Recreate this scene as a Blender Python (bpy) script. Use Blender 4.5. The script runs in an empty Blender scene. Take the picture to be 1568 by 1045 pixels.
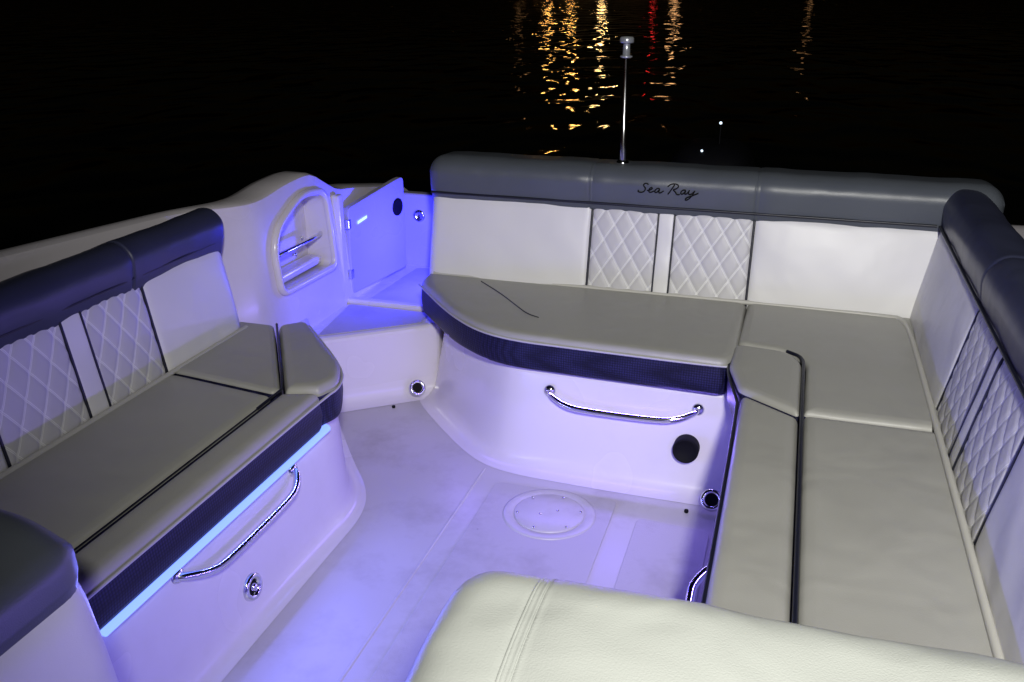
import bpy, bmesh, math, random
from mathutils import Vector, Matrix
random.seed(4)
S=bpy.context.scene
COL=S.collection
# ------------------------------------------------------------------ helpers
def empty(name):
    e=bpy.data.objects.new(name,None); e.empty_display_size=.1; COL.objects.link(e); return e
def mesh(name,verts,faces,mats,parent=None,smooth=True,fmat=None,uvs=None,weld=False):
    me=bpy.data.meshes.new(name); me.from_pydata([tuple(v) for v in verts],[],faces)
    if not isinstance(mats,(list,tuple)): mats=[mats]
    for m in mats: me.materials.append(m)
    if fmat:
        for p,i in zip(me.polygons,fmat): p.material_index=i
    if uvs:
        uvl=me.uv_layers.new(name='UVMap')
        for l in me.loops: uvl.data[l.index].uv=uvs[l.vertex_index]
    bm=bmesh.new(); bm.from_mesh(me)
    if weld: bmesh.ops.remove_doubles(bm,verts=bm.verts,dist=1e-5)
    bmesh.ops.recalc_face_normals(bm,faces=bm.faces); bm.to_mesh(me); bm.free()
    for p in me.polygons: p.use_smooth=smooth
    o=bpy.data.objects.new(name,me); COL.objects.link(o)
    if parent: o.parent=parent
    return o
def chaikin(pts,n=2,closed=False):
    pts=[Vector(p) for p in pts]
    for _ in range(n):
        q=[]; N=len(pts)
        rng=range(N) if closed else range(N-1)
        if not closed: q.append(pts[0])
        for i in rng:
            a=pts[i]; b=pts[(i+1)%N]
            q+= [a*.75+b*.25, a*.25+b*.75]
        if not closed: q.append(pts[-1])
        pts=q
    return pts
def roundpoly(pts,r,n=6):
    out=[]; N=len(pts)
    for i in range(N):
        p=Vector(pts[i][:2]); rr=pts[i][2] if len(pts[i])>2 else r
        a=Vector(pts[i-1][:2])-p; b=Vector(pts[(i+1)%N][:2])-p
        rr=min(rr,a.length*.48,b.length*.48)
        A=p+a.normalized()*rr; B=p+b.normalized()*rr
        for k in range(n+1):
            t=k/n; out.append(A*(1-t)**2+p*2*t*(1-t)+B*t*t)
    return out
def offset(poly,d):
    N=len(poly); out=[]
    area=sum(poly[i][0]*poly[(i+1)%N][1]-poly[(i+1)%N][0]*poly[i][1] for i in range(N))
    sg=1 if area>0 else -1
    for i in range(N):
        p=poly[i]
        j=1
        while (poly[i-j]-p).length<1e-4 and j<5: j+=1
        k=1
        while (poly[(i+k)%N]-p).length<1e-4 and k<5: k+=1
        t=((p-poly[i-j]).normalized()+(poly[(i+k)%N]-p).normalized())
        if t.length<1e-6: out.append(p.copy()); continue
        t.normalize(); n=Vector((-t.y,t.x))*sg
        out.append(p+n*d)
    return out
def miter(outline,d,cr):
    P=[Vector(p[:2]) for p in outline]; N=len(P); out=[]
    area=sum(P[i].x*P[(i+1)%N].y-P[(i+1)%N].x*P[i].y for i in range(N)); sg=1 if area>0 else -1
    for i in range(N):
        e1=(P[i]-P[i-1]).normalized(); e2=(P[(i+1)%N]-P[i]).normalized()
        n1=Vector((-e1.y,e1.x))*sg; n2=Vector((-e2.y,e2.x))*sg
        m=(n1+n2); m=m/max(.35,m.dot(m)/2)
        q=P[i]+m*d
        r0=outline[i][2] if len(outline[i])>2 else cr
        out.append((q.x,q.y,max(.004,r0-d*.35)))
    return out
def tube(name,pts,r,mat,parent=None,closed=False,sm=2,res=4):
    if sm: pts=chaikin(pts,sm,closed)
    cu=bpy.data.curves.new(name,'CURVE'); cu.dimensions='3D'; cu.bevel_depth=r; cu.bevel_resolution=res; cu.use_fill_caps=True
    sp=cu.splines.new('POLY'); sp.points.add(len(pts)-1)
    for i,p in enumerate(pts): sp.points[i].co=(p[0],p[1],p[2],1)
    sp.use_cyclic_u=closed
    for s_ in cu.splines: s_.use_smooth=True
    cu.materials.append(mat)
    o=bpy.data.objects.new(name,cu); COL.objects.link(o)
    if parent: o.parent=parent
    return o
def cushion(name,outline,z0,z1,r,mtop,mside=None,parent=None,cr=.02,puff=.005,zband=None,n=5):
    mside=mside or mtop
    zb=zband if zband else z1-r
    rings=[(0.004,z0),(0,z0+.01),(-.004,(z0+zb)/2),(0,zb)]
    for k in range(1,n+1):
        a=k/n*math.pi/2
        rings.append((r*(1-math.cos(a)), zb+(z1-zb)*math.sin(a)))
    rings.append((r*1.35,z1+puff*.35)); rings.append((r*1.8,z1+puff*.5))
    V=[];F=[];M=[];N=None
    for (d,z) in rings:
        q=roundpoly(miter(outline,d,cr),cr); N=len(q)
        V+=[(p[0],p[1],z) for p in q]
    for j in range(len(rings)-1):
        for i in range(N):
            F.append((j*N+i,j*N+(i+1)%N,(j+1)*N+(i+1)%N,(j+1)*N+i)); M.append(1 if j<3 else 0)
    F.append(tuple(range((len(rings)-1)*N,len(rings)*N))); M.append(0)
    F.append(tuple(range(N))[::-1]); M.append(1)
    o=mesh(name,V,F,[mtop,mside],parent,True,M)
    for p in o.data.polygons:
        if len(p.vertices)>4: p.use_smooth=False
    return o
def prism(name,outline,z0,z1,mat,parent=None,bev=.006,smooth=True):
    N=len(outline)
    V=[(p[0],p[1],z0) for p in outline]+[(p[0],p[1],z1) for p in outline]
    F=[tuple(range(N))[::-1],tuple(range(N,2*N))]+[(i,(i+1)%N,N+(i+1)%N,N+i) for i in range(N)]
    o=mesh(name,V,F,mat,parent,False)
    if bev:
        b=o.modifiers.new('b','BEVEL'); b.width=bev; b.segments=3; b.limit_method='ANGLE'; b.angle_limit=math.radians(35)
    return o
def box(name,x0,x1,y0,y1,z0,z1,mat,parent=None,bev=.006):
    return prism(name,[(x0,y0),(x1,y0),(x1,y1),(x0,y1)],z0,z1,mat,parent,bev)
def cyl(name,loc,r,h,mat,parent=None,axis=(0,0,1),seg=40,r2=None,bev=.002):
    bm=bmesh.new(); bmesh.ops.create_cone(bm,cap_ends=True,segments=seg,radius1=r,radius2=r if r2 is None else r2,depth=h)
    q=Vector((0,0,1)).rotation_difference(Vector(axis).normalized())
    bmesh.ops.transform(bm,matrix=Matrix.Translation(loc)@q.to_matrix().to_4x4(),verts=bm.verts)
    me=bpy.data.meshes.new(name); bm.to_mesh(me); bm.free(); me.materials.append(mat)
    o=bpy.data.objects.new(name,me); COL.objects.link(o)
    if parent:o.parent=parent
    if bev:
        b=o.modifiers.new('b','BEVEL'); b.width=bev; b.segments=2; b.limit_method='ANGLE'
    for p in me.polygons: p.use_smooth=len(p.vertices)==4
    return o
def lathe(name,prof,loc,mat,parent=None,axis=(0,0,1),seg=40):
    q=Vector((0,0,1)).rotation_difference(Vector(axis).normalized())
    V=[];F=[]
    for (r,h) in prof:
        for i in range(seg):
            a=2*math.pi*i/seg
            V.append(q@Vector((r*math.cos(a),r*math.sin(a),h))+Vector(loc))
    for j in range(len(prof)-1):
        for i in range(seg): F.append((j*seg+i,j*seg+(i+1)%seg,(j+1)*seg+(i+1)%seg,(j+1)*seg+i))
    return mesh(name,V,F,mat,parent)
def sweep(name,prof,a0,a1,axis,mat,parent=None,end0=.05,end1=.05,seams=(),seammat=None,step=.06,wob=.0015,seamr=.003):
    P=[Vector(p) for p in prof]; N=len(P)
    stations=[]
    K=8
    if end0>0:
        for k in range(K): th=k/K*math.pi/2; stations.append((a0+end0*(1-math.cos(th)), end0*(1-math.sin(th))))
    else: stations.append((a0,0))
    s0=a0+end0; s1=a1-end1; n=max(2,int((s1-s0)/step))
    for k in range(n+1): stations.append((s0+(s1-s0)*k/n,0))
    if end1>0:
        for k in range(K-1,-1,-1): th=k/K*math.pi/2; stations.append((a1-end1*(1-math.cos(th)), end1*(1-math.sin(th))))
    for s_ in seams:
        for dd,sh in ((-.012,0),(-.005,.002),(0,.005),(.005,.002),(.012,0)): stations.append((s_+dd,sh))
    stations=sorted(stations,key=lambda q:q[0])
    V=[]
    for (a,sh) in stations:
        for p in offset(P,sh+wob*math.sin(a*17)+wob*.6*math.sin(a*41+1)):
            V.append((a,p[0],p[1]) if axis=='x' else (p[0],a,p[1]))
    F=[]
    for j in range(len(stations)-1):
        for i in range(N): F.append((j*N+i,j*N+(i+1)%N,(j+1)*N+(i+1)%N,(j+1)*N+i))
    L=len(stations)
    F.append(tuple(range(N))); F.append(tuple(range((L-1)*N,L*N)))
    o=mesh(name,V,F,mat,parent)
    if seammat:
        for k,s_ in enumerate(seams):
            q=offset(P,.004)
            tube(name+'_seam_%d'%k,[((s_,p[0],p[1]) if axis=='x' else (p[0],s_,p[1])) for p in q],seamr,seammat,parent,closed=True,sm=0,res=2)
    return o
WU,HV=.074,.118
def f_round(e,r):
    e=max(0,min(e/r,1)); return math.sqrt(max(0,1-(1-e)**2))
def panel(name,O,U,V,N,w,h,D,mat,parent,sl=.012,sr=.012,rl=.02,rr=.02,quilt=False,bulge=.012,rt=.05,rb=.05):
    O=Vector(O);U=Vector(U).normalized();V=Vector(V).normalized();N=Vector(N).normalized()
    stp=.006 if quilt else .015
    def grid(L,ra,rb_):
        n=int(L/stp); base=[k/n*L for k in range(n+1)]
        extra=[ra*(1-math.cos(k/6*math.pi/2)) for k in range(6)]+[L-rb_*(1-math.cos(k/6*math.pi/2)) for k in range(6)]
        return sorted(set(round(b,5) for b in base+extra))
    ss=grid(w,rl,rr); ts=grid(h,rb,rt)
    def disp(s,t):
        d=D-sl*(1-f_round(s,rl))-sr*(1-f_round(w-s,rr))
        d-= (D)*(1-f_round(t,rb))+(D*.8)*(1-f_round(h-t,rt))
        d+= bulge*math.sin(math.pi*min(1,max(0,s/w)))**.6*math.sin(math.pi*t/h)**.7 if 0<s<w and 0<t<h else 0
        if quilt:
            for sg in (1,-1):
                f=(s-w/2)/WU+sg*t/HV; q=abs(f-round(f))
                d-= .0026*math.exp(-(q/.12)**2)
        else:
            d+=.0012*math.sin(s*23+t*9)*math.sin(t*17+s*5)
        return d
    Vv=[];uv=[]
    for t in ts:
        for s in ss:
            Vv.append(O+U*s+V*t+N*disp(s,t)); uv.append((s-w/2,t))
    nx=len(ss);F=[]
    for j in range(len(ts)-1):
        for i in range(nx-1): F.append((j*nx+i,j*nx+i+1,(j+1)*nx+i+1,(j+1)*nx+i))
    o=mesh(name,Vv,F,mat,parent,uvs=uv)
    if o.data.polygons[len(F)//2].normal.dot(N)<0: o.data.flip_normals()
    return o
# ------------------------------------------------------------------ materials
def newmat(name):
    m=bpy.data.materials.new(name); m.use_nodes=True; nt=m.node_tree; b=nt.nodes['Principled BSDF']; return m,nt,b
def nd(nt,t,**k):
    n=nt.nodes.new(t)
    for a,v in k.items(): setattr(n,a,v)
    return n
def mth(nt,op,a,b=None,clamp=False):
    n=nt.nodes.new('ShaderNodeMath'); n.operation=op; n.use_clamp=clamp
    for i,x in enumerate((a,b)):
        if x is None: continue
        if isinstance(x,(int,float)): n.inputs[i].default_value=x
        else: nt.links.new(x,n.inputs[i])
    return n.outputs[0]
def surf(name,col,rough=.45,var=.08,scale=6,bump=.15,bscale=450,macro=.0,metal=0,coat=0,dirt=0,dirtcol=(.2,.18,.15),spec=.5,specks=0):
    m,nt,b=newmat(name); L=nt.links
    tc=nd(nt,'ShaderNodeTexCoord'); 
    n1=nd(nt,'ShaderNodeTexNoise'); n1.inputs['Scale'].default_value=scale; n1.inputs['Detail'].default_value=2
    L.new(tc.outputs['Object'],n1.inputs['Vector'])
    mx=nd(nt,'ShaderNodeMix',data_type='RGBA')
    mx.inputs['A'].default_value=(*[c*(1-var) for c in col],1); mx.inputs['B'].default_value=(*[min(1,c*(1+var)) for c in col],1)
    L.new(n1.outputs['Fac'],mx.inputs['Factor']); out=mx.outputs['Result']
    if dirt:
        n3=nd(nt,'ShaderNodeTexNoise'); n3.inputs['Scale'].default_value=3.1; n3.inputs['Detail'].default_value=5; n3.inputs['Roughness'].default_value=.7
        L.new(tc.outputs['Object'],n3.inputs['Vector'])
        r=nd(nt,'ShaderNodeValToRGB'); r.color_ramp.elements[0].position=.5; r.color_ramp.elements[1].position=.75
        r.color_ramp.elements[0].color=(0,0,0,1); r.color_ramp.elements[1].color=(dirt,dirt,dirt,1)
        L.new(n3.outputs['Fac'],r.inputs['Fac'])
        m2=nd(nt,'ShaderNodeMix',data_type='RGBA'); m2.inputs['B'].default_value=(*dirtcol,1)
        L.new(out,m2.inputs['A']); L.new(r.outputs['Color'],m2.inputs['Factor']); out=m2.outputs['Result']
    if specks:
        v=nd(nt,'ShaderNodeTexVoronoi'); v.inputs['Scale'].default_value=9; L.new(tc.outputs['Object'],v.inputs['Vector'])
        k=mth(nt,'MULTIPLY',mth(nt,'SUBTRACT',1,mth(nt,'MULTIPLY',v.outputs['Distance'],26),True),specks)
        m3=nd(nt,'ShaderNodeMix',data_type='RGBA'); m3.inputs['B'].default_value=(.10,.08,.06,1)
        L.new(out,m3.inputs['A']); L.new(k,m3.inputs['Factor']); out=m3.outputs['Result']
    L.new(out,b.inputs['Base Color'])
    rr=mth(nt,'ADD',mth(nt,'MULTIPLY',n1.outputs['Fac'],.14),rough-.07); L.new(rr,b.inputs['Roughness'])
    b.inputs['Metallic'].default_value=metal; b.inputs['Coat Weight'].default_value=coat; b.inputs['Coat Roughness'].default_value=.15
    b.inputs['Specular IOR Level'].default_value=spec
    last=None
    if bump:
        v=nd(nt,'ShaderNodeTexNoise'); v.inputs['Scale'].default_value=bscale; v.inputs['Detail'].default_value=1; L.new(tc.outputs['Object'],v.inputs['Vector'])
        bp=nd(nt,'ShaderNodeBump'); bp.inputs['Strength'].default_value=bump; bp.inputs['Distance'].default_value=.0012
        L.new(v.outputs['Fac'],bp.inputs['Height']); last=bp
    if macro:
        n2=nd(nt,'ShaderNodeTexNoise'); n2.inputs['Scale'].default_value=4.5; n2.inputs['Detail'].default_value=2; n2.inputs['Distortion'].default_value=.3
        L.new(tc.outputs['Object'],n2.inputs['Vector'])
        b2=nd(nt,'ShaderNodeBump'); b2.inputs['Strength'].default_value=1; b2.inputs['Distance'].default_value=macro
        L.new(n2.outputs['Fac'],b2.inputs['Height'])
        if last: L.new(last.outputs['Normal'],b2.inputs['Normal'])
        last=b2
    if last: L.new(last.outputs['Normal'],b.inputs['Normal'])
    return m
def emis(name,col,st):
    m,nt,b=newmat(name); b.inputs['Base Color'].default_value=(.02,.02,.02,1)
    b.inputs['Emission Color'].default_value=(*col,1); b.inputs['Emission Strength'].default_value=st
    m.cycles.emission_sampling='NONE'; return m
vinyl_white=surf('vinyl_white',(.73,.72,.725),.40,.04,5,.25,500,.010)
vinyl_seat=surf('vinyl_taupe',(.36,.355,.33),.42,.06,4,.3,480,.013,dirt=.16,dirtcol=(.24,.23,.2))
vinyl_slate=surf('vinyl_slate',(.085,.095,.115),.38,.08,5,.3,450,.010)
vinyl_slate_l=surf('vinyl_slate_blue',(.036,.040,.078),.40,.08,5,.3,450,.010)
vinyl_beige=surf('vinyl_beige',(.50,.49,.455),.45,.05,5,.25,450,.003)
vinyl_head=surf('vinyl_headrest',(.44,.455,.425),.33,.05,6,.4,420,.018)
piping=surf('piping_navy',(.008,.009,.02),.4,.1,20,0)
thread=surf('piping_light',(.45,.44,.45),.5,.1,20,0)
gel=surf('gelcoat_white',(.70,.66,.71),.26,.03,3,0,100,.0,coat=.3,dirt=.14,dirtcol=(.40,.36,.32))
gel_gate=surf('gelcoat_gate_blue_lit',(.42,.40,.52),.28,.03,3,0,100,.0,coat=.3,dirt=.1,dirtcol=(.30,.28,.30))  # darker, bluer gelcoat copy; the gate's blue light put into its colour
gel_floor=surf('gelcoat_floor',(.50,.48,.48),.36,.05,4,0,100,.0,dirt=.5,dirtcol=(.28,.25,.22),specks=.6)
nonskid=surf('gelcoat_nonskid',(.46,.44,.445),.5,.05,5,.5,260,0,dirt=.55,dirtcol=(.27,.24,.21),specks=.6)
chrome=surf('stainless_steel',(.72,.73,.75),.14,.03,10,0,metal=1)
black=surf('black_rubber',(.004,.004,.005),.7,.1,10,0,spec=.15)
dark=surf('dark_gloss',(.004,.004,.006),.6,.1,10,0,spec=.1)
m,nt,b=newmat('navy_woven_band'); tc=nd(nt,'ShaderNodeTexCoord'); ck=nd(nt,'ShaderNodeTexVoronoi'); ck.inputs['Scale'].default_value=120; ck.inputs['Randomness'].default_value=.1
nt.links.new(tc.outputs['Object'],ck.inputs['Vector']); mx=nd(nt,'ShaderNodeMix',data_type='RGBA')
mx.inputs['A'].default_value=(.024,.024,.090,1); mx.inputs['B'].default_value=(.004,.004,.016,1)
nt.links.new(mth(nt,'MULTIPLY',ck.outputs['Distance'],1.6,True),mx.inputs['Factor']); nt.links.new(mx.outputs['Result'],b.inputs['Base Color'])
bp=nd(nt,'ShaderNodeBump'); bp.inputs['Strength'].default_value=.5; bp.inputs['Distance'].default_value=.002; bp.invert=True
nt.links.new(ck.outputs['Distance'],bp.inputs['Height']); nt.links.new(bp.outputs['Normal'],b.inputs['Normal']); b.inputs['Roughness'].default_value=.5; b.inputs['Specular IOR Level'].default_value=.25
navy=m
def quiltmat(name,col):
    m=surf(name,col,.45,.05,5,.25,500,0); nt=m.node_tree; b=nt.nodes['Principled BSDF']
    uv=nd(nt,'ShaderNodeUVMap'); uv.uv_map='UVMap'; sp=nd(nt,'ShaderNodeSeparateXYZ'); nt.links.new(uv.outputs['UV'],sp.inputs[0])
    a=mth(nt,'DIVIDE',sp.outputs[0],WU); c=mth(nt,'DIVIDE',sp.outputs[1],HV)
    ms=None
    for op in ('ADD','SUBTRACT'):
        f=mth(nt,op,a,c); q=mth(nt,'PINGPONG',f,.5)
        q=mth(nt,'ABSOLUTE',mth(nt,'SUBTRACT',q,.030))
        k=mth(nt,'SUBTRACT',1,mth(nt,'DIVIDE',q,.030),True)
        ms=k if ms is None else mth(nt,'MAXIMUM',ms,k)
    src=b.inputs['Base Color'].links[0].from_socket
    mx=nd(nt,'ShaderNodeMix',data_type='RGBA'); mx.inputs['B'].default_value=(.90,.90,.90,1)
    nt.links.new(src,mx.inputs['A']); nt.links.new(mth(nt,'MULTIPLY',ms,.85),mx.inputs['Factor']); nt.links.new(mx.outputs['Result'],b.inputs['Base Color'])
    return m
quilt=quiltmat('vinyl_quilted',(.55,.54,.56))
led_blue=emis('led_strip_blue',(.15,.25,1.0),2.3)
led_soft=emis('led_strip_violet',(.45,.38,1.0),1.0)
led_gate=emis('led_gate_blue',(.10,.10,1.0),4)
# ------------------------------------------------------------------ BOAT
boat=empty('motorboat')
mesh('cockpit_floor',[(-1.95,-1.6,0),(.95,-1.6,0),(.95,3.6,0),(-1.95,3.6,0)],[(0,1,2,3)],gel_floor,boat,False)
prism('floor_panel_a',[tuple(p) for p in roundpoly([(-.86,-.9),(-.44,-.9),(-.44,2.60),(-.86,2.60)],.03)],0.0005,.0055,nonskid,boat,.002)
prism('floor_panel_c',[tuple(p) for p in roundpoly([(-.36,-.9),(-.13,-.9),(-.13,2.50),(-.36,2.52)],.03)],0.0005,.0045,nonskid,boat,.002)
tube('floor_bead',[(-.93,-.9,-.002),(-.93,2.2,-.002),(-.93,2.68,-.002)],.005,gel_floor,boat,sm=0)
def basewall(name,path,prof,mat,parent,sm=3):
    P=chaikin([Vector(p) for p in path],sm); n=len(P); V=[];F=[]
    for (d,z) in prof:
        for i,p in enumerate(P):
            t=(P[min(i+1,n-1)]-P[max(i-1,0)]).normalized(); nn=Vector((t.y,-t.x))
            q=p+nn*d; V.append((q.x,q.y,z))
    for j in range(len(prof)-1):
        for i in range(n-1): F.append((j*n+i,j*n+i+1,(j+1)*n+i+1,(j+1)*n+i))
    return mesh(name,V,F,mat,parent)
prof=[(.075,.001),(.055,.002),(.035,.006),(.018,.016),(.007,.032),(0,.055),(-.006,.09),(-.03,.22),(-.05,.33),(-.055,.352),(-.075,.358),(-.3,.36)]
profp=[(.055,.001),(.040,.002),(.026,.006),(.014,.015),(.006,.030),(0,.050),(-.003,.09),(-.012,.22),(-.020,.33),(-.024,.352),(-.045,.358),(-.3,.36)]
rear_path=[(-1.345,3.30),(-1.32,3.18),(-1.15,2.99),(-.96,2.80),(-.84,2.745),(-.6,2.735),(-.47,2.73),(-.2,2.73),(-.09,2.73)]
basewall('bench_base_aft',rear_path,prof,gel,boat)
basewall('bench_base_side',[(-.045,2.85),(-.045,2.6),(-.045,2.2),(-.045,1.5),(-.045,.2)],[(.03,.001),(.015,.004),(.005,.012),(0,.03),(-.01,.2),(-.02,.36),(-.2,.361)],gel,boat,1)
left_path=[(-1.76,3.03),(-1.64,2.83),(-1.45,2.57),(-1.31,2.40),(-1.262,2.27),(-1.262,2.1),(-1.262,1.6),(-1.262,.2)]
basewall('bench_base_port',left_path[::-1],profp,gel,boat)
step=[(-1.95,2.60),(-1.72,2.93),(-1.32,3.245),(-1.30,4.35),(-1.95,4.35)]
prism('stern_step',step,-.1,.30,gel,boat,.02)
basewall('step_cove',[(-1.75,2.905),(-1.6,3.025),(-1.45,3.142),(-1.30,3.26)],[(.06,.0015),(.04,.004),(.02,.012),(.008,.03),(.002,.055),(-.002,.09)],gel,boat,0)
prism('step_tread',[tuple(p) for p in roundpoly([(-1.72,2.97),(-1.39,3.225),(-1.395,3.35),(-1.77,3.35)],.02)],.3005,.304,nonskid,boat,.0015)
prism('passage_tread',[tuple(p) for p in roundpoly([(-1.72,3.43),(-1.42,3.43),(-1.42,3.94),(-1.70,3.94)],.03)],.3005,.304,nonskid,boat,.0015)
box('gate_sill',-1.80,-1.38,3.365,3.405,.298,.322,gel,boat,.008)
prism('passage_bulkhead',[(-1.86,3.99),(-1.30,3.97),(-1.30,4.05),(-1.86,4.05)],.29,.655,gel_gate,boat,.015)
lathe('bulkhead_fitting',[(.0,.006),(.014,.006),(.016,.010),(.026,.010),(.030,.004),(.030,0)],(-1.70,3.985,.55),chrome,boat,(0,-1,0))
T=[(-1.6,1.05),(0,1.03),(1.0,.985),(1.68,.948),(2.43,.895),(2.76,.872),(2.86,.872),(3.00,.892),(3.17,.900),(3.23,.890),(3.32,.84),(3.42,.79),(3.6,.765),(4.1,.67),(4.3,.55)]
def zt(y):
    for (a,b),(c,d) in zip(T,T[1:]):
        if a<=y<=c: return b+(d-b)*(y-a)/(c-a)
    return T[-1][1]
ys=sorted(set([round(-1.6+.05*i,3) for i in range(118)]+[4.3]))
V=[];F=[]
for y in ys:
    z=(zt(y)+zt(max(-1.6,y-.03))+zt(min(4.3,y+.03)))/3
    q=min(1,max(0,(2.80-y)/.35)); q=q*q*(3-2*q); di=-.115*q; do=-.045*q
    ring=[(-1.775+di*.3,-.05),(-1.785+di*.6,.30),(-1.80+di,.55),(-1.822+di,z-.03),(-1.828+di,z-.008),(-1.842+di,z),(-1.93+do,z+.002),(-1.965+do,z-.006),(-1.985+do,z-.03),(-2.0+do,z-.10),(-1.97+do,z-.12),(-1.95+do,-.05)]
    V+=[(x,y,zz) for x,zz in ring]
n=12
for j in range(len(ys)-1):
    for i in range(n): F.append((j*n+i,j*n+(i+1)%n,(j+1)*n+(i+1)%n,(j+1)*n+i))
F.append(tuple(range(n))); F.append(tuple(range((len(ys)-1)*n,len(ys)*n)))
side=mesh('port_coaming',V,F,gel,boat,True)
niche=[(2.87,.515,.03),(3.275,.505,.03),(3.27,.80,.05),(3.10,.825,.10),(2.86,.72,.10)]
nr=roundpoly(niche,.05,8)
N=len(nr); V=[(-1.70,p.x,p.y) for p in nr]+[(-1.905,p.x,p.y-.01) for p in nr]
F=[tuple(range(N)),tuple(range(N,2*N))[::-1]]+[(i,(i+1)%N,N+(i+1)%N,N+i) for i in range(N)]
cutter=mesh('cutter',V,F,gel,None,False)
md=side.modifiers.new('niche','BOOLEAN'); md.operation='DIFFERENCE'; md.object=cutter; md.solver='EXACT'
bpy.context.view_layer.update()
dg=bpy.context.evaluated_depsgraph_get(); me2=bpy.data.meshes.new_from_object(side.evaluated_get(dg))
side.modifiers.clear(); side.data=me2; bpy.data.objects.remove(cutter)
for p in side.data.polygons: p.use_smooth=True
try: side.data.set_sharp_from_angle(angle=math.radians(38))
except Exception: pass
def wx(z): return -1.80-(z-.55)*.075 if z>.55 else -1.785-(z-.3)*.06
ro=offset(nr,-.012)
tube('niche_frame',[(wx(p.y)+.008,p.x,p.y) for p in ro],.015,gel,boat,True,0)
box('niche_shelf',-1.90,-1.835,2.885,3.26,.51,.545,gel,boat,.01)
tube('niche_rail',[(-1.835,2.875,.635),(-1.825,2.90,.635),(-1.825,3.24,.635),(-1.835,3.265,.635)],.009,chrome,boat,False,1)
for yy,zz in ((3.20,.575),(3.22,.60),(2.98,.545),(3.16,.548)):
    lathe('niche_screw',[(0,.004),(.006,.004),(.008,0)],(-1.897,yy,zz+.02),chrome,boat,(1,0,0),16)
box('gate_post',-1.835,-1.79,3.35,3.40,.25,.775,gel,boat,.012)
gate=empty('stern_gate')
g0=Vector((-1.785,3.42)); g1=Vector((-1.715,3.85)); gd=(g1-g0).normalized(); gn=Vector((gd.y,-gd.x))
def gp(s,o=0): q=g0+gd*s+gn*o; return (q.x,q.y)
Lg=(g1-g0).length
pts=[(0,.325),(Lg,.335),(Lg,.765),(Lg-.06,.76),(0,.705)]
rp=roundpoly(pts,.025,5); N=len(rp)
V=[(*gp(p.x,.0),p.y) for p in rp]+[(*gp(p.x,-.03),p.y) for p in rp]
F=[tuple(range(N)),tuple(range(N,2*N))[::-1]]+[(i,(i+1)%N,N+(i+1)%N,N+i) for i in range(N)]
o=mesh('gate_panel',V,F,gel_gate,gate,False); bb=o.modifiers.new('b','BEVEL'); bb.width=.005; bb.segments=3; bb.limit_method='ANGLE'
lathe('gate_latch_ring',[(.040,0),(.040,.004),(.034,.007),(.030,.003)],(*gp(Lg-.06,.0),.635),black,gate,(gn.x,gn.y,0))
lathe('gate_latch_cup',[(0,.0015),(.031,.003)],(*gp(Lg-.06,.001),.635),black,gate,(gn.x,gn.y,0))
box('gate_hinge',-1.797,-1.775,3.40,3.425,.40,.44,chrome,gate,.003); box('gate_hinge_b',-1.797,-1.775,3.40,3.425,.62,.66,chrome,gate,.003)
mesh('gate_led_reflection',[(*gp(.06,.004),.625),(*gp(.13,.004),.637),(*gp(.13,.004),.650),(*gp(.06,.004),.638)],[(0,1,2,3)],emis('led_reflection_glow',(.25,.4,1),3),gate,False)  # glowing patch painted on the panel as the reflection of an LED
V=[];F=[]
for y in ys:
    z=min(zt(y),.93)-.02 if y<3.3 else zt(y)
    if y>=3.0: z=min(z,.86)
    ring=[(.62,-.05),(.62,.3),(.64,z-.03),(.645,z-.006),(.66,z),(.76,z+.002),(.83,z-.006),(.855,z-.03),(.87,z-.10),(.84,z-.12),(.80,-.05)]
    V+=[(x,y,zz) for x,zz in ring]
n=11
for j in range(len(ys)-1):
    for i in range(n): F.append((j*n+i,j*n+(i+1)%n,(j+1)*n+(i+1)%n,(j+1)*n+i))
F.append(tuple(range(n))); F.append(tuple(range((len(ys)-1)*n,len(ys)*n)))
mesh('starboard_coaming',V,F,gel,boat)
V=[];F=[]
hy=[-4.5,-3.5,-2.5,-1.6,-.5,1,2.5,3.6,4.3]; 
for y in hy:
    k=max(0,(-1.6-y)/2.9); cxx=-.59
    hw=1.41*(1-k**2)+.02; z=zt(max(y,-1.6))-.11
    for (fx,zz) in ((-1,z),(-.98,.3),(-.86,-.45),(0,-.9),(.86,-.45),(.98,.3),(1,z)): V.append((cxx+fx*hw,y,zz))
for j in range(len(hy)-1):
    for i in range(6): F.append((j*7+i,j*7+i+1,(j+1)*7+i+1,(j+1)*7+i))
F.append(tuple(range((len(hy)-1)*7,len(hy)*7)))
mesh('hull_shell',V,F,gel,boat)
mesh('foredeck',[(-1.97,-1.6,.95),(.82,-1.6,.95),(.5,-3.0,1.0),(-.58,-4.4,1.02),(-1.66,-3.0,1.0)],[(0,1,2,3,4)],gel,boat,False)
mesh('fore_bulkhead',[(-1.97,-1.6,.0),(.82,-1.6,.0),(.82,-1.6,.95),(-1.97,-1.6,.95)],[(0,1,2,3)],gel,boat,False)
prism('transom_block',[(-1.37,3.45),(.63,3.45),(.63,3.86),(-1.37,3.86)],-.1,.72,gel,boat,.03)
prism('swim_platform',[(-1.9,4.36),(.78,4.36),(.6,4.85),(-1.75,4.85)],-.05,.06,gel,boat,.02)
hatch=empty('floor_hatch')
HC=(-.635,2.455)
lathe('hatch_flange',[(.150,.0),(.150,.0045),(.143,.0065),(.122,.0065),(.118,.004),(.114,.004)],(*HC,.002),gel_floor,hatch,seg=64)
lathe('hatch_lid',[(.113,.0),(.113,.006),(.109,.008),(.02,.009),(0,.009)],(*HC,.003),gel_floor,hatch,seg=64)
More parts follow.
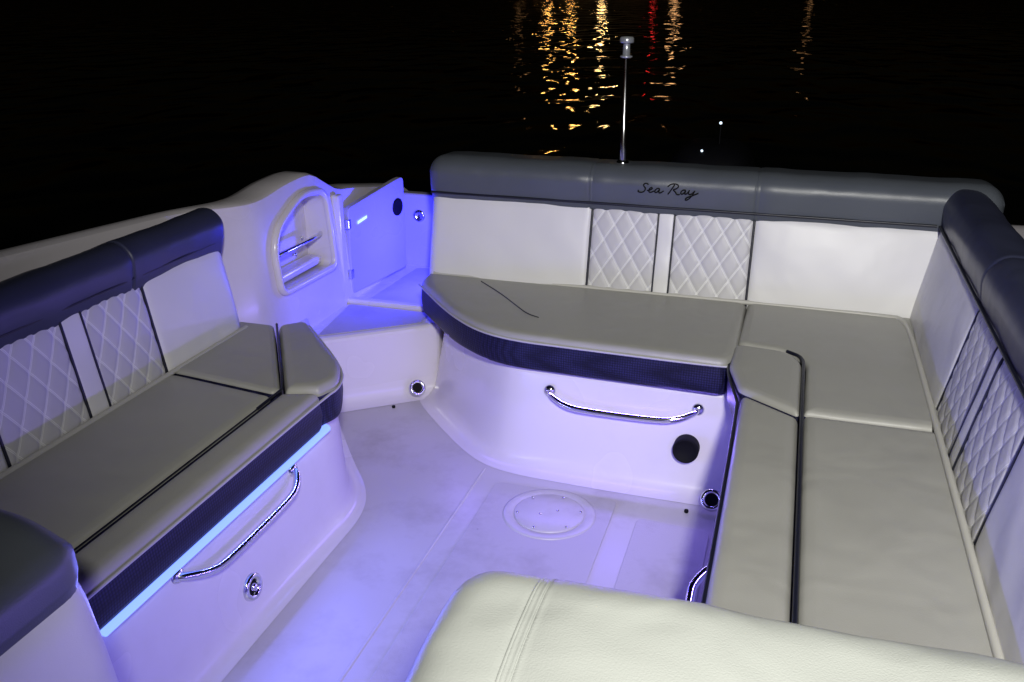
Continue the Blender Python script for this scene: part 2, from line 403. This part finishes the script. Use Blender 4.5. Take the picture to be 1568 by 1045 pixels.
for k in range(6):
    a=k*math.pi/3+.3
    lathe('hatch_screw_%d'%k,[(0,.0035),(.0035,.003),(.0045,0)],(HC[0]+.102*math.cos(a),HC[1]+.102*math.sin(a),.0115),chrome,hatch,seg=12)
for a in (.6,.6+math.pi):
    lathe('hatch_turn_slot',[(0,.001),(.004,.001),(.005,0)],(HC[0]+.03*math.cos(a),HC[1]+.03*math.sin(a),.012),chrome,hatch,seg=12)
def fitting(name,loc,axis,r=.03,knob=False):
    e=empty(name)
    lathe('ring',[(r*.55,-.004),(r*.6,.004),(r*.75,.009),(r*.95,.008),(r*1.05,.003),(r*1.08,-.004)],loc,chrome,e,axis)
    lathe('hole',[(0,-.002),(r*.6,-.001)],loc,black,e,axis)
    if knob: lathe('knob',[(0,.012),(r*.22,.011),(r*.30,.006),(r*.30,-.002)],loc,chrome,e,axis)
    return e
fitting('deck_fill_fitting',(-.140,2.618,.05),(0,-1,.75),.034)
fitting('deck_fill_fitting',(-1.375,3.135,.055),(.55,-.75,.6),.032)
fitting('push_latch',(-1.262,1.735,.095),(1,0,.1),.036,True)
for P_ in ((-.215,2.60,.006),(-1.44,3.04,.004)):
    cyl('snap_stud',(P_[0],P_[1],P_[2]),.007,.01,black,boat,seg=16)
e=empty('round_vent'); lathe('vent_body',[(0,.002),(.034,.002),(.037,.006),(.041,.005),(.043,-.003),(.043,-.06)],(-.243,2.708,.165),black,e,(0,-1,.12))
def handle(pts,flanges,ax,name='grab_handle'):
    e=empty(name); tube('bar',pts,.0105,chrome,e,False,3,6)
    for f in flanges: lathe('flange',[(.0,.012),(.012,.011),(.019,.005),(.021,0)],f,chrome,e,ax,24)
    return e
handle([(-.725,2.785,.290),(-.715,2.745,.288),(-.66,2.715,.270),(-.60,2.708,.262),(-.34,2.708,.262),(-.28,2.715,.270),(-.225,2.745,.288),(-.215,2.785,.290)],[(-.722,2.772,.289),(-.218,2.772,.289)],(0,-1,.1))
handle([(-1.285,2.01,.30),(-1.262,2.005,.297),(-1.240,1.96,.272),(-1.238,1.90,.262),(-1.238,1.62,.262),(-1.240,1.56,.27),(-1.258,1.49,.298),(-1.285,1.47,.305)],[(-1.280,2.01,.30),(-1.280,1.48,.304)],(1,0,.1))
handle([(-.06,1.90,.30),(-.09,1.895,.295),(-.125,1.85,.27),(-.125,1.80,.262),(-.125,1.45,.262),(-.125,1.40,.27),(-.09,1.355,.295),(-.06,1.35,.30)],[(-.062,1.90,.30),(-.062,1.35,.30)],(-1,0,.1))
# ------------------------------------------------------------------ L-shaped bench
lb=empty('l_shaped_bench_seat')
ZB,ZT=.365,.488
cushion('seat_cushion_aft',[(-1.39,3.36,.01),(-1.385,3.22,.06),(-1.13,2.92,.10),(-.92,2.765,.12),(-.60,2.75,.05),(-.14,2.735,.03),(-.112,2.80,.02),(-.115,3.36,.01)],ZB,ZT,.022,vinyl_seat,navy,lb,zband=.462)
cushion('seat_cushion_corner',[(-.112,3.36,.01),(-.118,2.905,.03),(.05,2.875,.05),(.10,2.80,.05),(.098,2.425,.01),(.47,2.425,.01),(.47,3.36,.01)],ZB,ZT+.002,.018,vinyl_seat,navy,lb)
cushion('seat_cushion_console',[(-.125,2.885,.03),(-.128,2.70,.03),(-.085,2.525,.02),(.085,2.405,.02),(.088,2.79,.05),(.04,2.865,.05)],ZB,ZT+.006,.018,vinyl_seat,navy,lb)
cushion('seat_bolster_side',[(-.078,2.505,.015),(.085,2.388,.01),(.085,.7),(-.075,.7)],ZB,ZT,.02,vinyl_seat,navy,lb,zband=.455)
cushion('seat_cushion_side',[(.098,2.41,.01),(.47,2.41,.01),(.47,.7,.01),(.098,.7,.01)],ZB,ZT,.018,vinyl_seat,navy,lb)
tube('front_piping',[(-1.39,3.23,.466),(-1.135,2.918,.466),(-.925,2.76,.466),(-.60,2.745,.466),(-.13,2.73,.466),(-.108,2.76,.466),(-.112,2.87,.466)],.0040,thread,lb,sm=3)
tube('side_piping',[(-.131,2.80,.466),(-.132,2.69,.466),(-.092,2.52,.462),(-.083,2.46,.462),(-.079,1.5,.462),(-.079,.7,.462)],.0055,piping,lb,sm=2)
tube('gap_piping',[(.04,2.875,.487),(.092,2.83,.489),(.092,2.70,.489),(.0915,2.40,.489),(.0915,1.6,.487),(.0915,.7,.487)],.0055,piping,lb,sm=2)
tube('aft_seam',[(-1.14,3.27,.4915),(-1.02,3.15,.4915),(-.92,3.03,.4915),(-.86,2.96,.4915),(-.81,2.935,.4905)],.0022,piping,lb,sm=2)
NV=Vector((0,-1,.22)).normalized(); VV=Vector((0,.085,.35)).normalized(); DD=.05
def backpanels(parent,O0,U,Vv,Nv,spec,h):
    for (a,b,kind,sl,sr,rl,rr) in spec:
        panel('back_'+kind,Vector(O0)+Vector(U)*a,U,Vv,Nv,b-a,h,DD,{'plain':vinyl_white,'quilt':quilt,'strip':vinyl_white}[kind],parent,sl,sr,rl,rr,kind=='quilt',bulge=.012 if kind=='plain' else (.004 if kind=='quilt' else .002))
def pipe(parent,O0,U,Vv,Nv,a,h,mat=None,r=.0045,depth=.004):
    pts=[]
    Vv=Vector(Vv).normalized();Nv=Vector(Nv).normalized()
    for k in range(25):
        t=h*k/24
        d=DD-DD*(1-f_round(t,.05))-DD*.8*(1-f_round(h-t,.05))-depth
        pts.append(Vector(O0)+Vector(U)*a+Vv*t+Nv*d)
    tube('back_piping',pts,r,mat or piping,parent,sm=0)
HB=.385
O=Vector((-1.395,3.31,.478))-NV*DD-VV*.03
P=.012
backpanels(lb,O,(1,0,0),VV,NV,[(0,.67,'plain',.05,P,.05,.025),(.67,.925,'quilt',P,.006,.02,.012),(.925,.985,'strip',.004,.004,.01,.01),(.985,1.275,'quilt',.006,P,.012,.02),(1.275,1.935,'plain',P,.004,.025,.02)],HB)
for a in (.67,1.275): pipe(lb,O,(1,0,0),VV,NV,a,HB)
for a in (.925,.985): pipe(lb,O,(1,0,0),VV,NV,a,HB,depth=.001,r=.0036)
NR=Vector((-1,0,.20)).normalized(); VR=Vector((.065,0,.35)).normalized()
OR=Vector((.445,3.38,.478))-NR*DD-VR*.03
backpanels(lb,OR,(0,-1,0),VR,NR,[(0,.84,'plain',.004,P,.02,.025),(.84,1.12,'quilt',P,.006,.02,.012),(1.12,1.19,'strip',.004,.004,.01,.01),(1.19,1.52,'quilt',.006,P,.012,.02),(1.52,2.62,'plain',P,.05,.025,.05)],HB)
for a in (.84,1.52): pipe(lb,OR,(0,-1,0),VR,NR,a,HB)
for a in (1.12,1.19): pipe(lb,OR,(0,-1,0),VR,NR,a,HB,depth=.001,r=.0040)
pr=roundpoly([(3.375,.815,.02),(3.365,.915,.04),(3.42,.955,.05),(3.60,.945,.05),(3.64,.87,.04),(3.62,.70,.02),(3.42,.70,.02)],.03,5)
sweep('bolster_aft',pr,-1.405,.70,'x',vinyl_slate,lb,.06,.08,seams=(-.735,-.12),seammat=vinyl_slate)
pr=roundpoly([(.505,.812,.02),(.495,.89,.03),(.535,.945,.05),(.62,.94,.05),(.665,.89,.04),(.66,.70,.02),(.54,.70,.02)],.03,5)
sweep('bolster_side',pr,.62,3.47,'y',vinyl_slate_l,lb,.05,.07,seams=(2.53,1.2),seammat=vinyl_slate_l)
tube('bolster_welt_aft',[(-1.385,3.376,.812),(.49,3.376,.812)],.005,piping,lb,sm=0)
tube('bolster_welt_side',[(.500,3.40,.81),(.500,.7,.81)],.005,piping,lb,sm=0)
tube('seat_welt',[(-1.36,3.318,.492),(.38,3.318,.492),(.432,3.27,.492),(.436,2.8,.492),(.436,.7,.492)],.009,vinyl_beige,lb,sm=2)
prism('back_board_aft',[(-1.36,3.42),(.52,3.42),(.52,3.455),(-1.36,3.455)],.3,.80,gel,lb,.01)
prism('back_board_side',[(.56,.75),(.61,.75),(.61,3.45),(.56,3.45)],.3,.80,gel,lb,.01)
strokes=[[(.62,.85),(.45,1.0),(.25,.92),(.22,.72),(.45,.5),(.42,.15),(.15,0),(-.12,.08),(-.1,.25)],
[(.6,.25),(.85,.32),(1.02,.48),(.92,.62),(.75,.45),(.75,.15),(.9,.05),(1.2,.25)],
[(1.6,.52),(1.4,.56),(1.22,.3),(1.3,.06),(1.48,.15),(1.62,.55),(1.56,.12),(1.7,.06),(1.95,.3)],
[(2.35,0),(2.55,.5),(2.72,1.0)],[(2.2,.75),(2.4,1.05),(2.85,1.1),(3.1,.9),(2.95,.6),(2.65,.5),(2.9,.3),(3.05,0),(3.3,.05)],
[(3.7,.52),(3.5,.56),(3.32,.3),(3.4,.06),(3.58,.15),(3.72,.55),(3.66,.12),(3.8,.1),(3.95,.4)],
[(3.98,.55),(3.95,.2),(4.1,.08),(4.3,.25),(4.45,.58),(4.3,0),(4.05,-.45),(3.8,-.5),(3.85,-.25),(4.3,.0),(4.75,.3)]]
for i,s in enumerate(strokes):
    tube('lettering_%d'%i,[(-.545+(a+.12*b)*.0455, 3.3645+max(0,(b-.5))*.006, .866+b*.036) for a,b in s],.0024,black,lb,sm=3,res=2)
# ------------------------------------------------------------------ port bench
pb=empty('bench_seat')
YF=.88
cushion('seat_cushion_main',[(-1.80,YF,.01),(-1.372,YF,.01),(-1.372,2.085,.015),(-1.72,2.135,.01),(-1.80,2.135,.01)],ZB,ZT,.016,vinyl_seat,navy,pb)
cushion('seat_wedge_inner',[(-1.80,2.15,.01),(-1.71,2.145,.01),(-1.378,2.10,.01),(-1.368,2.125,.01),(-1.665,2.59,.02),(-1.80,2.59,.01)],ZB,ZT+.004,.010,vinyl_seat,navy,pb)
cushion('seat_wedge_end',[(-1.655,2.60,.02),(-1.355,2.13,.01),(-1.262,2.165,.01),(-1.238,2.24,.05),(-1.29,2.36,.05),(-1.585,2.675,.03)],ZB,ZT+.004,.02,vinyl_seat,navy,pb,zband=.462)
cushion('seat_bolster_front',[(-1.36,YF),(-1.25,YF),(-1.25,2.15,.015),(-1.36,2.112,.01)],ZB,ZT,.02,vinyl_seat,navy,pb,zband=.458)
tube('seam_long',[(-1.366,YF,.482),(-1.366,2.11,.484)],.0020,piping,pb,sm=0)
tube('seam_wedge',[(-1.366,2.0,.485),(-1.364,2.11,.488),(-1.36,2.13,.491),(-1.66,2.60,.491)],.0042,piping,pb,sm=1)
tube('front_piping',[(-1.245,YF,.463),(-1.245,2.16,.463),(-1.232,2.24,.465),(-1.285,2.365,.465),(-1.58,2.68,.465)],.0040,thread,pb,sm=2)
NL=Vector((1,0,.17)).normalized(); VL=Vector((-.06,0,.35)).normalized()
OL=Vector((-1.752,.99,.478))-NL*DD-VL*.03
HL=.365
backpanels(pb,OL,(0,1,0),VL,NL,[(-.12,.53,'plain',.05,P,.05,.025),(.53,.81,'quilt',P,.006,.02,.012),(.81,.885,'strip',.004,.004,.01,.01),(.885,1.14,'quilt',.006,P,.012,.02),(1.14,1.57,'plain',P,.05,.025,.06)],HL)
for a in (.53,1.14): pipe(pb,OL,(0,1,0),VL,NL,a,HL)
for a in (.81,.885): pipe(pb,OL,(0,1,0),VL,NL,a,HL,depth=.001,r=.0045)
pr=roundpoly([(-1.792,.80,.02),(-1.785,.865,.03),(-1.83,.905,.04),(-1.88,.90,.04),(-1.905,.85,.03),(-1.90,.70,.02),(-1.82,.70,.02)],.03,5)
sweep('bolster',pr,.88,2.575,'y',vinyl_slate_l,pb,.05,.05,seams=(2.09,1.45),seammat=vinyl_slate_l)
tube('bolster_welt',[(-1.797,1.0,.798),(-1.797,2.50,.798)],.005,piping,pb,sm=0)
tube('seat_welt',[(-1.742,YF,.492),(-1.742,2.54,.492)],.008,vinyl_beige,pb,sm=0)
box('back_board',-1.895,-1.825,1.0,2.52,.3,.78,gel,pb,.01)
# ------------------------------------------------------------------ helm seats (foreground)
hs=empty('helm_seat')
pr=roundpoly([(1.035,.60,.03),(1.03,.80,.10),(.955,.900,.09),(.78,.898,.10),(.60,.83,.08),(.56,.60,.03)],.05,7)
sweep('backrest_top',pr,-.374,.60,'x',vinyl_head,hs,.075,.09,seams=(-.252,-.238),seammat=vinyl_head,wob=.002,seamr=.0025)
cushion('backrest_body',[(-.34,.60),(.56,.60),(.56,.98),(-.34,.98)],.42,.66,.04,vinyl_white,vinyl_white,hs,cr=.08)
cushion('seat_base',[(-.34,.15),(.54,.15),(.54,.72),(-.34,.72)],.30,.50,.04,vinyl_seat,navy,hs,cr=.06)
prism('pedestal',[tuple(p) for p in roundpoly([(-.3,.2),(.5,.2),(.5,.92),(-.3,.92)],.05)],.0,.42,gel,hs,.01)
h2=empty('helm_seat')
pr=roundpoly([(-.915,.26,.10),(-.945,.55,.12),(-.985,.745,.10),(-1.10,.815,.12),(-1.60,.815,.12),(-1.70,.70,.12),(-1.70,.26,.10)],.1,7)
sweep('backrest_body',pr,-.05,.972,'y',vinyl_white,h2,.08,.085,wob=0)
pr=roundpoly([(-1.04,.50,.10),(-.982,.74,.004),(-.984,.80,.06),(-1.09,.850,.06),(-1.62,.850,.06),(-1.71,.80,.06),(-1.69,.50,.10)],.03,7)
sweep('backrest_top',pr,-.06,.975,'y',vinyl_slate,h2,.08,.085,wob=.0)
prism('pedestal',[tuple(p) for p in roundpoly([(-1.65,.0),(-1.0,.0),(-1.0,.88),(-1.65,.88)],.05)],.0,.33,gel,h2,.01)
# ------------------------------------------------------------------ stern light pole
sl=empty('stern_light_pole')
X,Y=-.635,3.49
lathe('base',[(.024,0),(.024,.006),(.018,.012),(.012,.014)],(X,Y,.948),chrome,sl)
lathe('pole',[(.0135,0),(.0135,.13),(.0115,.135),(.0105,.36),(.010,.385)],(X,Y,.955),chrome,sl,(-.012,0,1))
lathe('lamp_head',[(.010,0),(.020,.001),(.023,.004),(.023,.008),(.014,.010),(.0125,.048),(.013,.052),(.025,.054),(.026,.058),(.026,.070),(.022,.075),(0,.077)],(X-.004,Y,1.335),surf('lamp_housing',(.5,.52,.55),.25,.05,10,0,metal=.6),sl)
# ------------------------------------------------------------------ outboard
ob=empty('outboard_motor')
pr=roundpoly([(-.62,.30,.06),(-.64,.66,.12),(-.56,.84,.12),(-.25,.84,.12),(-.17,.66,.12),(-.19,.30,.06)],.08,6)
sweep('cowling',pr,4.50,5.10,'y',dark,ob,.16,.2)
box('midsection',-.50,-.31,4.62,4.92,-.75,.46,dark,ob,.04)
box('bracket',-.53,-.28,4.30,4.66,.02,.40,dark,ob,.02)
st=emis('glint_glow',(.7,.85,1),2.0)  # glowing dots drawn in as glints behind the transom; stalks added to hold them
tube('glint_stalk',[(-.375,4.72,.80),(-.375,4.72,.94)],.004,dark,ob,sm=0)
lathe('glint_dot',[(0,.006),(.006,.004),(.007,0)],(-.375,4.71,.945),st,ob,(0,-1,.2),12)
tube('glint_stalk_low',[(-.455,4.6,.78),(-.455,4.6,.83)],.004,dark,ob,sm=0)
lathe('glint_dot_low',[(0,.004),(.005,.003),(.006,0)],(-.445,4.585,.825),st,ob,(0,-1,.2),12)
# ------------------------------------------------------------------ LED strips (visible diffuser tube + its light)
def rect_light(name,p0,p1,dirv,width,power,col,parent):
    p0=Vector(p0);p1=Vector(p1); X=(p1-p0).normalized(); Z=-Vector(dirv).normalized(); Y=Z.cross(X).normalized(); Z=X.cross(Y).normalized()
    l=bpy.data.lights.new(name,'AREA'); l.shape='RECTANGLE'; l.size=(p1-p0).length; l.size_y=width; l.energy=power; l.color=col
    o=bpy.data.objects.new(name,l); COL.objects.link(o)
    M=Matrix((X,Y,Z)).transposed().to_4x4(); M.translation=(p0+p1)/2; o.matrix_world=M; o.parent=parent
VIO=(.25,.17,1.0)
led=empty('led_light_strip')
tube('led_tube_port',[(-1.262,1.22,.348),(-1.262,2.19,.348)],.013,led_blue,led,sm=0)
rect_light('led_port',(-1.246,1.05,.338),(-1.246,2.2,.338),(1,0,-.02),.012,8,(.16,.17,1.0),led)
led2=empty('led_light_strip')
tube('led_tube_aft',[(-1.24,3.11,.357),(-1.09,2.94,.357),(-.93,2.825,.357),(-.80,2.795,.357),(-.2,2.79,.357)],.004,led_soft,led2,sm=2)
rect_light('led_aft',(-.88,2.752,.345),(-.16,2.752,.345),(0,-1,-.3),.012,2.8,VIO,led2)
rect_light('led_aft_curve',(-1.20,3.02,.345),(-.93,2.79,.345),(-.7,-.75,-.3),.012,1.2,VIO,led2)
led3=empty('led_light_strip')
tube('led_tube_side',[(-.06,2.40,.357),(-.06,1.1,.357)],.005,led_soft,led3,sm=0)
rect_light('led_side',(-.072,1.1,.345),(-.072,2.4,.345),(-1,0,.25),.012,6.5,VIO,led3)
lg=empty('courtesy_lamp')
lathe('lens',[(0,.004),(.016,.003),(.02,0)],(-1.375,3.62,.56),led_gate,lg,(-1,0,0))
lathe('bezel',[(.02,0),(.024,.005),(.028,0)],(-1.375,3.62,.56),chrome,lg,(-1,0,0))
rect_light('courtesy_light',(-1.385,3.55,.54),(-1.385,3.69,.54),(-1,0,-.1),.05,12,(.03,.03,1.0),lg)
# ------------------------------------------------------------------ water
m,nt,b=newmat('night_water'); b.inputs['Base Color'].default_value=(.003,.004,.005,1); b.inputs['Roughness'].default_value=.04; b.inputs['IOR'].default_value=1.33
tc=nd(nt,'ShaderNodeTexCoord'); mp=nd(nt,'ShaderNodeMapping'); mp.inputs['Scale'].default_value=(1.0,.6,1); nt.links.new(tc.outputs['Object'],mp.inputs['Vector'])
n1=nd(nt,'ShaderNodeTexNoise'); n1.inputs['Scale'].default_value=.8; n1.inputs['Detail'].default_value=1.2; n1.inputs['Distortion'].default_value=.4
nt.links.new(mp.outputs['Vector'],n1.inputs['Vector'])
bp=nd(nt,'ShaderNodeBump'); bp.inputs['Strength'].default_value=1; bp.inputs['Distance'].default_value=.20
nt.links.new(n1.outputs['Fac'],bp.inputs['Height']); nt.links.new(bp.outputs['Normal'],b.inputs['Normal'])
mesh('water',[(-900,-700,-.6),(900,-700,-.6),(900,1500,-.6),(-900,1500,-.6)],[(0,1,2,3)],m,None,False)
bank=surf('shore_dark',(.02,.022,.02),.9,.3,.2,0)
V=[];F=[];K=60
for i in range(K+1):
    x=-260+i*9; y=172+4*math.sin(i*.7); V+=[(x,y,-1),(x,y+3,1.2+.4*math.sin(i*1.3)),(x,y+40,2+2*abs(math.sin(i*.5)))]
for i in range(K):
    for j in (0,1): F.append((i*3+j,i*3+j+1,(i+1)*3+j+1,(i+1)*3+j))
mesh('shoreline',V,F,bank,None)
pole=surf('lamp_post_steel',(.05,.05,.05),.6,.1,5,0)
warm=emis('sodium_lamp',(1.0,.48,.11),30); yel=emis('warm_lamp',(1,.60,.22),36); red=emis('red_lamp',(1,.03,.03),4); dim=emis('dim_lamp',(1,.5,.2),5); vdim=emis('faint_lamp',(1,.5,.2),1.0)
def lamp(k,hs_,mat,r=.4,D=165):
    e=empty('shore_lamp'); x=k*D
    tube('post',[(x,D+.6,-.8),(x,D+.6,max(hs_)+.3)],.12,pole,e,sm=0)
    for h in hs_:
        tube('arm',[(x,D+.6,h+.1),(x,D-.1,h+.1)],.06,pole,e,sm=0)
        lathe('globe',[(0,-r),(r*.6,-r*.8),(r,0),(r*.6,r*.8),(0,r)],(x,D-.3,h),mat,e,seg=12)
lamp(-.268,[11,6],warm,.38); lamp(-.243,[12,7],warm,.40); lamp(-.210,[9,5],yel,.40); lamp(-.157,[3.5],red,.35); lamp(-.135,[6,3.2],dim,.5); lamp(-.003,[2.0],vdim,.4); lamp(-.30,[7],vdim,.5)
# ------------------------------------------------------------------ lights / world / camera
w=bpy.data.worlds.new('World'); S.world=w; w.use_nodes=True; nt=w.node_tree
sk=nd(nt,'ShaderNodeTexSky'); sk.sky_type='NISHITA'; sk.sun_disc=False; sk.sun_elevation=math.radians(0.5); sk.sun_rotation=math.radians(200)
nt.links.new(sk.outputs['Color'],nt.nodes['Background'].inputs['Color']); nt.nodes['Background'].inputs['Strength'].default_value=.0015
l=bpy.data.lights.new('arch_lamp','SPOT'); l.energy=470; l.color=(1,.99,.93); l.spot_size=math.radians(94); l.spot_blend=1; l.shadow_soft_size=.10
o=bpy.data.objects.new('arch_lamp',l); COL.objects.link(o); o.location=(.34,-.5,2.30)
o.rotation_euler=(Vector((.26,3.1,.75))-Vector(o.location)).to_track_quat('-Z','Y').to_euler()
cam=bpy.data.cameras.new('camera'); co=bpy.data.objects.new('camera',cam); COL.objects.link(co); S.camera=co
cam.sensor_width=36; cam.lens=36*1400/1568; cam.clip_start=.05; cam.clip_end=3000
co.location=(0,0,1.6); co.rotation_euler=(math.radians(90-21.5),0,math.radians(17.2))
S.view_settings.view_transform='Standard'; S.view_settings.look='None'; S.view_settings.exposure=0
